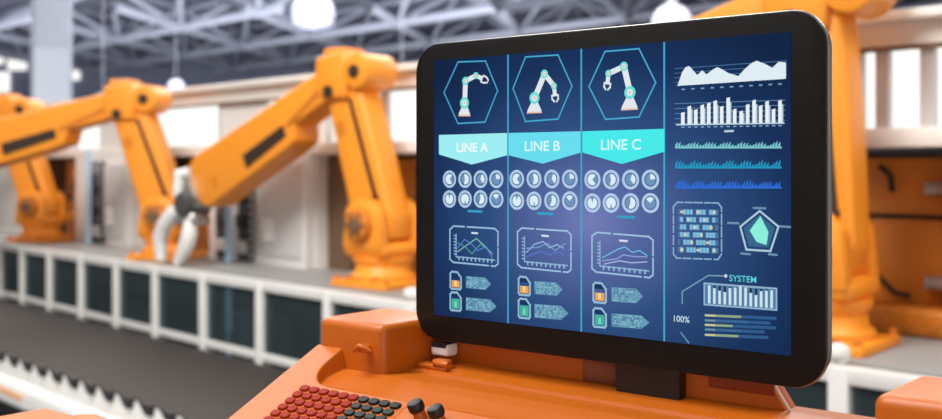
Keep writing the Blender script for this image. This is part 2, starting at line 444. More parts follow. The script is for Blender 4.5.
text('LINE A', 472.5, 147.3, .0088, .0385, (252, 255, 255)); text('LINE B', 542.5, 146, .0090, .0395, (222, 250, 252)); text('LINE C', 621, 144.6, .0092, .0400, (216, 252, 250))
RG = (182, 206, 232)
ang = [[(60, 300), (-90, 90), (-40, 60), (20, 80)], [(120, 420), (-60, 250), (-100, 80), (60, 130)]]
for us, v0, v1 in (((449.5, 465, 480.5, 496.3), 179.2, 199), ((516.8, 534, 551.8, 569.8), 179, 200.8), ((592.4, 611, 630.5, 650.4), 179.6, 203)):
    for r, vv in enumerate((v0, v1)):
        for i, u in enumerate(us):
            ui = UI(); ui.disc(u, vv, .0085, (176, 204, 230), .0060); ui.disc(u, vv, .0050, (112, 150, 190))
            a0, a1 = ang[r][i]; ui.disc(u, vv, .0050, (220, 238, 250), 0, a0 - 12, a1 + 12, 1); ui.build('gauge_icon')
for u, v in ((475, 211.3), (545, 213.7), (626, 217)):
    x, z = S(u, v); UI().lineL([(x - .008, z), (x + .008, z)], (52, 160, 200), .0022).build('gauge_caption_bar')
LT = (160, 196, 226)
def quad(TL, TR, BR, BL):
    def f(s, t):
        a = (TL[0] + (TR[0] - TL[0]) * s, TL[1] + (TR[1] - TL[1]) * s); b = (BL[0] + (BR[0] - BL[0]) * s, BL[1] + (BR[1] - BL[1]) * s)
        return (a[0] + (b[0] - a[0]) * t, a[1] + (b[1] - a[1]) * t)
    return f
def chart(f, series):
    ui = UI()
    ui.line([f(.30, 0), f(.08, 0), f(0, .1), f(0, .55)], LT, .0014); ui.line([f(.36, 0), f(.93, 0), f(1, .08), f(1, .45)], LT, .0014)
    ui.line([f(0, .6), f(0, .92), f(.07, 1), f(.80, 1)], LT, .0014); ui.line([f(.86, 1), f(.94, 1), f(1, .93), f(1, .52)], LT, .0014)
    ui.line([f(.13, .22), f(.13, .84), f(.93, .84)], (140, 180, 214), .0012)
    for i in range(9): ui.line([f(.19 + i * .085, .84), f(.19 + i * .085, .90)], (150, 188, 220), .0016)
    for i in range(7): ui.line([f(.09, .26 + i * .085), f(.13, .26 + i * .085)], (140, 180, 214), .0012)
    ui.line([f(.46, .155), f(.57, .155)], (210, 226, 240), .0018)
    for P, c in series: ui.line([f(*p) for p in P], c, .0010, lift=1)
    ui.build('line_chart')
chart(quad((449.9, 225.8), (498, 228.8), (498, 266.5), (449.9, 262)), [([(.16, .6), (.3, .35), (.42, .42), (.58, .62), (.75, .5), (.88, .78)], (88, 130, 210)), ([(.16, .7), (.35, .5), (.55, .3), (.7, .45), (.88, .68)], (140, 190, 190)), ([(.16, .45), (.32, .55), (.46, .72), (.64, .44), (.85, .62)], (80, 160, 160))])
chart(quad((517.5, 227.8), (571, 231.3), (571, 272.6), (517.5, 267.2)), [([(.17, .6), (.32, .38), (.48, .3), (.6, .44), (.74, .35), (.86, .42)], (150, 190, 224)), ([(.17, .72), (.3, .62), (.45, .55), (.6, .62), (.75, .52), (.88, .6)], (96, 116, 208)), ([(.17, .5), (.4, .45), (.56, .33), (.7, .5), (.9, .3)], (120, 160, 210))])
chart(quad((592, 232), (653, 237), (653, 278), (592, 271.6)), [([(.17, .62), (.3, .5), (.42, .38), (.54, .3), (.66, .42), (.78, .36), (.9, .46)], (110, 190, 228)), ([(.17, .7), (.4, .62), (.52, .5), (.66, .52), (.9, .5)], (150, 160, 220)), ([(.2, .78), (.45, .66), (.65, .68), (.9, .62)], (170, 185, 225))])
def battery(f, col, half):
    ui = UI(); fr = (150, 192, 214)
    ui.line([f(.1, 1), f(0, .9), f(0, .12), f(.15, 0), f(.65, 0), f(1, .3), f(1, .9), f(.9, 1)], fr, .0018, True)
    ui.poly([f(.12, .06), f(.62, .06), f(.9, .3), f(.12, .3)], (28, 54, 96), 1)
    ui.poly([f(.14, .5 if half else .34), f(.88, .5 if half else .34), f(.88, .9), f(.14, .9)], col, 1)
    ui.poly([f(.4, .5), f(.62, .5), f(.62, .82), f(.4, .82)], (246, 214, 170) if half else (120, 214, 190), 2)
    ui.build('battery_icon', 'orange battery icon' if half else 'green battery icon')
def arrow(f):
    ui = UI(); A = (104, 156, 182); ui.poly([f(0, 0), f(.78, 0), f(1, .5), f(.78, 1), f(0, 1)], A)
    for i in range(6):
        for j in range(16):
            s0 = .02 + j * .052 + random.random() * .02
            if random.random() < .62 and s0 < .8: ui.line([f(s0, .1 + i * .16), f(s0 + .022, .1 + i * .16)], (140, 190, 208) if random.random() < .6 else (66, 112, 146), .0010, lift=1)
    ui.build('text_arrow')
for (u0, u1, a, b, c, d, sl, w1, w2) in ((450.3, 461, 271.5, 288.5, 292, 310, 1.0, (466, 491), (466, 496.5)), (518.6, 530, 276.5, 294.5, 298.5, 317.5, 1.1, (534.5, 562.5), (534.5, 568.5)), (593.3, 606, 282.5, 302, 308, 326.5, 1.2, (611.5, 643), (611.5, 649.5))):
    battery(quad((u0, a), (u1, a + sl), (u1, b + sl), (u0, b)), (240, 166, 70), True)
    battery(quad((u0, c), (u1, c + sl), (u1, d + sl), (u0, d)), (70, 176, 156), False)
    arrow(quad((w1[0], a + 4.6), (w1[1], a + 6.6), (w1[1], b + 1.8), (w1[0], b - .6)))
    arrow(quad((w2[0], c + 5.4), (w2[1], c + 8), (w2[1], d + 3), (w2[0], d)))
# right hand column
def R1(x, y): return (665 + x * .358, 50 + y * .358)
def R2(x, y): return (665 + x * .382, 190 + y * .382)
ui = UI()
for i in range(4): ui.line([R1(28, 52 + i * 13), R1(340, 30 + i * 13)], (70, 116, 160), .0006)
top = [(35, 100), (48, 62), (58, 48), (68, 45), (78, 56), (90, 70), (104, 57), (116, 68), (132, 56), (146, 48), (160, 54), (178, 65), (190, 68), (205, 73), (222, 54), (240, 38), (256, 30), (278, 38), (300, 50), (318, 33), (338, 35), (340, 82)]
for (a, b) in zip(top, top[1:-1]):
    def bl(x): return 100 - (x - 35) * 20 / 305
    ui.poly([R1(*a), R1(*b), R1(b[0], bl(b[0])), R1(a[0], bl(a[0]) + .5)], (224, 238, 244), 1)
for i in range(11): ui.line([R1(48 + i * 27, 110 - i * 1.5), R1(54 + i * 27, 110 - i * 1.5)], (120, 160, 190), .0012)
ui.build('area_chart')
ui = UI()
for i in range(5): ui.line([R1(28, 150 + i * 14), R1(335, 140 + i * 14)], (90, 134, 176), .0006)
hs = [35, 52, 42, 55, 60, 66, 50, 74, 42, 36, 54, 66, 50, 62, 40, 64]
for i, h in enumerate(hs):
    x = 50 + i * 18.1; y0 = 208 - (x - 35) * 5 / 295
    ui.poly([R1(x - 5, y0), R1(x + 5, y0), R1(x + 5, y0 - h), R1(x - 5, y0 - h + 3)], (232, 240, 246), 1)
    if i % 2: ui.poly([R1(x + 5, y0), R1(x + 9, y0), R1(x + 9, y0 - h * .8), R1(x + 5, y0 - h * .8)], (180, 205, 224), 1)
    ui.line([R1(x - 3, y0 + 8), R1(x + 3, y0 + 8)], (130, 165, 195), .0010)
ui.line([R1(33, 209), R1(332, 204)], (200, 220, 236), .0010, lift=1); ui.line([R1(168, 227), R1(190, 226)], (190, 210, 226), .0016)
ui.build('bar_chart')
for (y0, hh, c) in ((275, 18, (122, 196, 204)), (331, 24, (38, 150, 190)), (387, 26, (48, 108, 214))):
    ui = UI(); ui.poly([R1(28, y0), R1(326, y0), R1(326, y0 - 5), R1(28, y0 - 5)], c)
    for i in range(36):
        h = hh * (.25 + .75 * abs(math.sin(i * .55 + y0))) * (.7 + .3 * random.random())
        ui.poly([R1(29 + i * 8.2, y0 - 4), R1(34.8 + i * 8.2, y0 - 4), R1(36 + i * 8.2, y0 - 4 - h), R1(29 + i * 8.2, y0 - 4 - h * .45)], c, 1)
    ui.build('small_bar_chart')
ui = UI(); f = quad(R2(22, 32), R2(148, 34), R2(148, 182), R2(22, 178)); c = (140, 178, 208)
for P in ([(.0, .2), (0, .08), (.08, 0), (.2, 0)], [(.25, 0), (.38, 0)], [(.42, 0), (.6, 0)], [(.65, 0), (.78, 0)], [(.82, 0), (.93, 0), (1, .08), (1, .15)], [(1, .2), (1, .38)], [(1, .42), (1, .6)], [(1, .65), (1, .85)], [(1, .9), (.93, 1), (.85, 1)], [(.78, 1), (.65, 1)], [(.6, 1), (.42, 1)], [(.36, 1), (.2, 1)], [(.15, 1), (.07, 1), (0, .93), (0, .82)], [(0, .76), (0, .6)], [(0, .54), (0, .42)], [(0, .38), (0, .25)]):
    ui.line([f(*p) for p in P], c, .0012)
for i in range(6):
    t_ = .17 + i * .135; ui.line([f(.15, t_), f(.88, t_)], (78, 120, 160), .0046)
    for j in range(11):
        ui.line([f(.17 + j * .067, t_ - .018), f(.17 + j * .067, t_ + .018)], (126, 190, 224) if (i * 5 + j * 3) % 4 else (60, 90, 126), .0024, lift=1)
        if (i * 3 + j) % 5 == 0: ui.line([f(.17 + j * .067, t_), f(.19 + j * .067, t_)], (222, 206, 180), .0020, lift=2)
ui.build('status_matrix')
ui = UI(); P5 = [R2(248, 55), R2(297, 96), R2(276, 160), R2(213, 156), R2(197, 96)]
ui.line(P5, (178, 208, 226), .0015, True)
cc = R2(247, 110)
ui.poly([(cc[0] + (p[0] - cc[0]) * .82, cc[1] + (p[1] - cc[1]) * .82) for p in P5], (58, 102, 140))
ui.poly([R2(250, 68), R2(271, 110), R2(266, 144), R2(240, 136), R2(222, 106)], (138, 240, 218), 1)
for a, b in (((232, 47), (262, 48)), ((165, 86), (192, 87)), ((300, 95), (327, 97)), ((200, 166), (222, 168)), ((272, 168), (292, 170))): ui.line([R2(*a), R2(*b)], (110, 150, 178), .0016)
ui.build('radar_chart')
ui = UI(); ui.line([R2(45, 297), R2(45, 266), R2(113, 224), R2(156, 225)], (120, 162, 186), .0010); ui.disc(*R2(159, 225), .0014, (210, 226, 236)); ui.line([R2(42, 374), R2(62, 400)], (110, 160, 184), .0010); ui.build('pointer_line')
text('SYSTEM', 743, 278.8, .0050, .0232, (96, 208, 220), bold=.01); text('100%', 682, 319, .0052, .0145, (196, 220, 230), bold=.01)
ui = UI(); f = quad(R2(103, 244), R2(292, 258), R2(292, 314), R2(103, 300)); c = (120, 162, 196)
ui.poly([f(0, 0), f(1, 0), f(1, 1), f(0, 1)], (84, 124, 164)); ui.line([f(0, 0), f(1, 0), f(1, 1), f(0, 1)], (150, 186, 212), .0012, True, 1)
for i in range(13):
    x = .07 + i * .072; h = (.72, .60, .5, .45, .66, .7, .78, .74, .5, .42, .62, .66, .7)[i]
    ui.line([f(x, .14), f(x, .86)], (28, 50, 84), .0022, lift=2); ui.line([f(x, .86 - h), f(x, .86)], (206, 230, 238), .0022, lift=3)
ui.build('level_meter')
ui = UI()
for i, (y, L1, L2) in enumerate(((328, 181, 120), (341, 165, 145), (353, 180, 90), (365, 150, 120), (379, 160, 110))):
    s_ = 8 / 181
    ui.line([R2(107, y), R2(107 + L1, y + L1 * s_)], (48, 92, 140), .0024); ui.line([R2(107, y), R2(107 + L2 * .75, y + L2 * .75 * s_)], (150, 170, 130) if i % 2 == 0 else (60, 104, 146), .0018, lift=1)
    ui.line([R2(107, y), R2(130, y + 1)], (206, 204, 140) if i % 2 == 0 else (110, 150, 160), .0014, lift=2)
ui.build('progress_bars')

# ================================================================== LINE: conveyor, fence, plinth, wall
BZ = .50; RAIL = H - .534; A0, A1 = -13.0, 1.2
conv = thing('conveyor', 'long dark belt conveyor with toothed edge and white side, before the guard fence', 'conveyor', FB, (-5, 2.2, 0))
mb = MB(); mb.box((A0, 1.885, BZ - .008), (A1, 2.63, BZ), .002); mb.build('belt', M['belt'], conv)
mb = MB(); mb.box((A0, 1.80, BZ - .20), (A1, 1.875, BZ - .085), .03, 4); mb.build('side_panel', M['white'], conv)
mb = MB(); mb.box((A0, 1.887, BZ - .16), (A1, 2.60, BZ - .009)); mb.build('bed', M['white'], conv)
mb = MB(); mb.prism([(0, 0), (.098, 0), (.102, -.012), (.090, -.040), (.058, -.040)], -.012, .012, 'y'); to = mb.build('edge_tooth', M['black'], conv)
tm = to.data
for v_ in tm.vertices: v_.co += Vector((5, 2.2, 0)) - Vector((5, 2.2, 0))
base = Vector((-5, 2.2, 0))
# tooth mesh was built around the conveyor origin: shift it home
for v_ in tm.vertices: v_.co += base
n = 0; a = -7.6
while a < -1.2:
    o = to if n == 0 else to.copy()
    if n: C.objects.link(o)
    o.parent = conv; o.location = Vector((a, 1.878, BZ - .001)) - base; n += 1; a += .174
mb = MB(); mb.box((-5.60, 1.796, BZ - .150), (-4.95, 1.802, BZ - .120), .002); e = mb.build('reflection_strip', mat('peach_reflection', (236, 178, 132), .5), conv); e['label'] = 'peach orange reflection built as a strip'  # orange reflection on the white side, put in as a coloured strip
for a in [-9, -7, -5, -3, -1]:
    mb = MB(); mb.box((a, 1.95, 0), (a + .08, 2.03, BZ - .16)); mb.box((a, 2.48, 0), (a + .08, 2.56, BZ - .16)); mb.build('leg', M['white'], conv)

def a_of(u, b=2.7):
    k = (u - 471) / 1100; return b * (.6712 * k - .7413) / (.7413 * k + .6712)
fence = thing('guard_fence', 'low white framed guard fence with dark glass panes behind the conveyor belt', 'fence', FB, (-5, 2.7, 0))
posts = [a_of(u) for u in (2.6, 24.6, 52, 83.6, 119, 158, 206, 263, 331, 414)]
st = (posts[-1] - posts[0]) / 9
pa = [posts[0] - st * i for i in range(5, 0, -1)] + posts
x = posts[-1] + st
endp = a_of(843)
nmid = round((endp - posts[-1]) / st)
for i in range(1, nmid + 1): pa.append(posts[-1] + (endp - posts[-1]) * i / nmid)
pa += [endp + st, endp + 2 * st, endp + 3 * st]
mb = MB(); mb.box((pa[0], 2.675, RAIL - .045), (pa[-1], 2.725, RAIL), .004); mb.build('top_rail', M['wpaint'], fence)
mb = MB(); mb.box((pa[0], 2.678, BZ - .0), (pa[-1], 2.722, BZ + .036), .004); mb.build('bottom_rail', M['wpaint'], fence)
for i, p in enumerate(pa):
    w = .024 if i < len(pa) - 4 else .03
    mb = MB(); mb.box((p - w, 2.670, 0), (p + w, 2.730, RAIL - .002), .005); po_ = mb.build('post', M['wpaint'], fence)
    if abs(p - endp) < .01 or abs(p - posts[-1]) < .01:
        mb = MB(); mb.lathe([(.0001, 0), (.018, .002), (.02, .012), (.03, .02), (.034, .036), (.028, .052), (.012, .06), (.0001, .061)], (p - .015, 2.70, RAIL - .003), 20); mb.build('post_knob', M['white'], po_)
for p, q in zip(pa, pa[1:]):
    mb = MB(); mb.box((p + .024, 2.694, BZ + .036), (q - .024, 2.706, RAIL - .045)); mb.build('glass_pane', M['glass'], fence)

pl = thing('machine_plinth', 'long grey plinth behind the guard fence carrying the robots and cabinets', 'plinth', FB, (-5, 3.4, 0))
mb = MB(); mb.box((A0, 2.775, RAIL - .05), (A1, 4.3, RAIL), .004); mb.build('top_slab', M['mgrey'], pl)
mb = MB(); mb.box((A0, 3.02, 0), (A1, 4.25, RAIL - .05)); mb.build('core', M['dgrey'], pl)
for i, a in enumerate((-8.9, -7.6, -6.35, -5.05, -3.9, -2.3, -1.2)):
    w = (.34, .5, .3, .42, .36, .5, .4)[i]; hh = (.62, .70, .58, .66, .72, .6, .7)[i]
    o = thing('junction_box', 'dim grey junction box standing behind the dark fence glass', 'junction box', FB, (a + w / 2, 2.9, 0), 'grey boxes behind the fence glass')
    mb = MB(); mb.box((a, 2.82, 0), (a + w, 3.0, hh), .01); mb.build('body', mat('box_grey_%d' % i, (150, 156, 160), .6), o)
    mb = MB(); mb.box((a + .04, 2.812, hh - .22), (a + w - .04, 2.822, hh - .05), .004); mb.build('front_plate', M['mgrey'], o)

# ---- wall behind the robots
WB, WT = 3.2, 3.32
zT, zBm, zW, zS = H + .464, H + .360, H + .112, H + .054
niches = [(-8.65, -7.65), (-6.74, -5.76), (-4.71, -3.70), (-2.60, -1.12)]
mb = MB()
mb.box((A0, WB, zBm), (A1, WT + .1, zT - .03)); mb.box((A0, WB - .05, zT - .03), (A1, WT + .1, zT), .004)
mb.box((A0, WB - .03, zS), (A1, WT + .1, zW), .004)
struct(mb.build('wall_back', M['beige'], None, FB, (-5, 3.2, 0)))
edges = [A0] + [e for n_ in niches for e in n_] + [A1]
mb = MB()
for i in range(0, len(edges), 2): mb.box((edges[i], WB, RAIL + .001), (edges[i + 1], WT, zS))
mb.box((A0, 4.1, RAIL), (A1, 4.2, zS)); mb.box((A0, WT + .1, zS + .02), (A1, 4.2, zS + .05))
struct(mb.build('wall_middle', M['lgrey'], None, FB, (-5, 3.3, 0)))
# dark reveal trim under the beam
mb = MB(); mb.box((A0, WB - .045, zBm + .078), (A1, WB + .002, zBm + .088)); struct(mb.build('trim_1', M['dgrey'], None, FB, (-5, 3.2, zBm)))
mb = MB(); mb.box((A0, WB - .02, zBm - .012), (A1, WB + .02, zBm)); struct(mb.build('trim_2', M['brown'], None, FB, (-5, 3.2, zBm)))
# lit windows between mullions
def win(i, a0, a1, split):
    mb = MB(); w = .03
    mb.box((a0 - w, WB, zW), (a0, WT, zBm)); mb.box((a1, WB, zW), (a1 + w, WT, zBm))
    for s in split: mb.box((s - .022, WB, zW), (s + .022, WT, zBm))
    fr = mb.build('window_%d' % i, M['grey'], None, FB, (a0, WB, zW)); struct(fr)
    del_fo[fr.name] = Vector((a0, WB, zW))
    mb = MB(); mb.box((a0, WB + .025, zW), (a1, WB + .035, zBm)); pn = mb.build('window_pane', M['daylight'], fr)
ws = [(-10.6, -8.7, [-9.6]), (-8.2, -7.35, [-7.8]), (-7.0, -5.72, []), (-5.2, -4.75, []), (-4.6, -3.5, [-4.15]), (-3.3, -2.0, [-2.7]), (-1.70, -.2, [-1.615, -1.515, -1.0])]
ws[-1] = (-1.72, -.3, [a_of(882, WB), a_of(927, WB), -1.2, -.8])
for i, (a, b, s) in enumerate(ws): win(i + 1, a, b, s)
mb = MB(); pe = A0
for (a, b, s) in ws + [(A1, A1, [])]:
    mb.box((pe, WB + .01, zW), (a - .03, WT, zBm)); pe = b + .03
struct(mb.build('wall_upper', M['lgrey'], None, FB, (-5, 3.2, zW)))

# ---- orange machine housings inside the niches
def housing(a0, a1, where, grp=None):
    o = thing('machine_housing', where, 'machine housing', FB, ((a0 + a1) / 2, 3.8, RAIL))
    z0 = RAIL; z1 = zS - .02
    mb = MB(); mb.box((a0, 3.380, z0), (a1, 3.98, z1), .01); b = mb.build('body', M['dkorange'], o)
    mb = MB()
    for k, z in enumerate((z0 + .17, z0 + .36)): mb.box((a0 + .05, 3.368, z), (a1 - .05, 3.382, z + .012))
    mb.box(((a0 + a1) / 2 - .006, 3.368, z0 + .03), ((a0 + a1) / 2 + .006, 3.382, z1 - .03)); mb.build('seam', M['slot'], b)
    for (fa, fz) in ((.2, .12), (.55, .12), (.78, .30), (.3, .45), (.85, .46)):
        x = a0 + (a1 - a0) * fa; mb = MB(); mb.box((x - .05, 3.340, z0 + fz), (x + .05, 3.385, z0 + fz + .06), .01); mb.build('bracket', M['orange'], b)
    for (fa, fz) in ((.15, .3), (.45, .28), (.7, .5), (.6, .05)):
        x = a0 + (a1 - a0) * fa; mb = MB(); mb.cyl((x, 3.320, z0 + fz), (x, 3.390, z0 + fz), .035, .03, 16); mb.build('coupling', M['brown'], b)
    return o
housing(-8.4, -7.62, 'dim orange machine housing inside the farthest wall opening on the left')
housing(-6.45, -5.74, 'orange machine housing in the wall opening behind the white claws')
housing(-4.62, -3.6, 'orange machine housing in the opening just left of the monitor')
# niche side linings
for i, (a0, a1) in enumerate(niches):
    mb = MB(); mb.box((a0 - .02, WT, RAIL), (a0, 4.1, zS + .02)); mb.box((a1, WT, RAIL), (a1 + .02, 4.1, zS + .02))
    struct(mb.build('trim_%d' % (i + 3), M['brown'], None, FB, (a0, WT, RAIL)))
# brown inner panel at left side of niche seen behind robot A
for nm, (a0, a1), lab in (('access_panel', (-4.70, -4.45), 'tall brown panel at the left side of the opening beside the monitor'), ('access_panel', (-6.72, -6.56), 'tall brown panel at the left side of the opening behind the white claws')):
    o = thing(nm, lab, 'panel', FB, ((a0 + a1) / 2, 3.3, RAIL)); mb = MB(); mb.box((a0, 3.26, RAIL), (a1, 3.30, zS - .002), .003); mb.build('sheet', M['brown'], o)
    mb = MB(); mb.box((a1 - .03, 3.25, RAIL + .02), (a1 - .018, 3.262, zS - .03)); mb.build('rail', M['slot'], o)

# right hand: orange press housing in the opening, detailed
o = thing('press_housing', 'tall orange brown press housing with dark seams in the opening right of the monitor', 'machine housing', FB, (-1.7, 3.5, RAIL))
z0 = RAIL
mb = MB(); mb.box((-2.5, 3.45, z0), (-1.46, 3.95, zS - .03), .01); b = mb.build('body', M['dkorange'], o)
mb = MB(); mb.box((-1.455, 3.28, z0), (-1.13, 3.9, zS - .04), .008); mb.build('side_body', M['dkorange'], o)
mb = MB()
for z in (z0 + .36, z0 + .362): mb.box((-2.0, 3.438, z), (-1.47, 3.452, z + .012))
mb.box((-1.462, 3.272, z0 + .02), (-1.452, 3.30, zS - .05)); mb.box((-1.45, 3.27, z0 + .22), (-1.13, 3.285, z0 + .228)); mb.build('seam', M['slot'], b)
for z in (z0 + .16, z0 + .46):
    mb = MB(); mb.cyl((-1.60, 3.40, z), (-1.50, 3.40, z), .022, n=16, bev=.003); mb.box((-1.62, 3.40, z - .02), (-1.48, 3.455, z + .02), .004); mb.build('hinge', M['steel'], o)
mb = MB(); mb.tube([(-1.86, 3.43, z0 + .20), (-1.80, 3.41, z0 + .19), (-1.72, 3.41, z0 + .12), (-1.68, 3.43, z0 + .11)], .009); mb.build('hose', M['slot'], o)
mb = MB(); mb.tube([(-1.78, 3.43, z0 + .53), (-1.73, 3.40, z0 + .50), (-1.74, 3.43, z0 + .45)], .010); mb.build('hose', M['slot'], o)
mb = MB(); mb.box((-1.9, 3.30, z0), (-1.5, 3.44, z0 + .09), .02, 3)
for k in range(5): mb.cyl((-1.86 + k * .08, 3.29, z0 + .04), (-1.86 + k * .08, 3.31, z0 + .04), .014, n=10)
mb.build('foot_casting', M['dkorange'], o)

# ---- closed cabinets in front of the wall between the niches
def cabinet(a0, a1, lab, dark=None, box=None):
    o = thing('machine_cabinet', lab, 'cabinet', FB, ((a0 + a1) / 2, WB, RAIL))
    mb = MB(); mb.box((a0, WB - .06, RAIL), (a1, WB - .002, zS - .004), .004); body = mb.build('body', M['lgrey'], o)
    mid = a0 + (a1 - a0) * .55
    mb = MB(); mb.box((mid + .02, WB - .075, RAIL + .05), (a1 - .03, WB - .055, zS - .05), .006); d = mb.build('door', M['grey'], o)
    mb = MB(); mb.box((mid + .10, WB - .105, RAIL + .13), (mid + .18, WB - .070, RAIL + .25), .008); mb.build('switch_box', M['white'], d)
    if dark:
        mb = MB(); mb.box((dark[0], WB - .075, RAIL + .01), (dark[1], WB - .055, zS - .03), .003); dp = mb.build('dark_bay', M['dgrey'], o)
        for k in range(4):
            mb = MB(); mb.box((dark[0] + .03, WB - .095, RAIL + .05 + k * .14), (dark[1] - .05, WB - .072, RAIL + .12 + k * .14), .006); mb.build('module', [M['grey'], M['vdark'], M['black'], M['mgrey']][k], dp)
    mb = MB()
    for k in range(12): mb.box((mid - .06, WB - .085, RAIL + .03 + k * .045), (mid - .015, WB - .058, RAIL + .055 + k * .045), .003)
    mb.build('cable_chain', M['mgrey'], o)
    mb = MB(); mb.box((a0 + (a1 - a0) * .27, WB - .10, RAIL), (a0 + (a1 - a0) * .36, WB - .055, zS - .003), .006); mb.build('column', M['beige'], o)
    return o
cabinet(-5.72, -4.73, 'light grey machine cabinet with a white switch box, behind the near robot arm', (-5.62, -5.22))
cabinet(-7.63, -6.76, 'light grey machine cabinet between the left openings, behind the middle robot', (-7.40, -7.12))
cabinet(-10.2, -8.67, 'light grey machine cabinet at the far left edge of the wall', (-9.6, -9.3))
cabinet(-3.66, -2.64, 'grey machine cabinet mostly hidden behind the monitor', (-3.5, -3.3))
for u, lab in ((228.5, 'pale blue upright pole behind the near robot arm'), (89, 'pale blue upright pole at the left below the middle robot arm')):
    a = a_of(u, 3.03); o = thing('pale_blue_pole', lab, 'pole', FB, (a, 3.03, RAIL))
    mb = MB(); mb.cyl((a, 3.03, RAIL), (a, 3.03, H + .10), .017, n=16); mb.build('tube', M['cblue'], o)
    mb = MB(); mb.cyl((a, 3.03, RAIL), (a, 3.03, RAIL + .012), .035, n=16, bev=.002); mb.build('flange', M['mgrey'], o)

a = a_of(228.5, 2.742); o = thing('pole_reflection', 'pale blue pole reflection built as a short tube behind the fence glass, below the near robot upper arm', 'tube', FB, (a, 2.742, 0))  # the pole's reflection in the glass, modelled as a tube
mb = MB(); mb.cyl((a, 2.742, .58), (a, 2.742, RAIL - .01), .016, n=16); mb.cyl((a, 2.742, 0), (a, 2.742, .58), .006, n=12); mb.build('tube', mat('pole_reflection_glow', (190, 225, 250), .3, emit=(150, 200, 240), es=.35), o)  # emission imitates the reflected brightness, the tube is no lamp

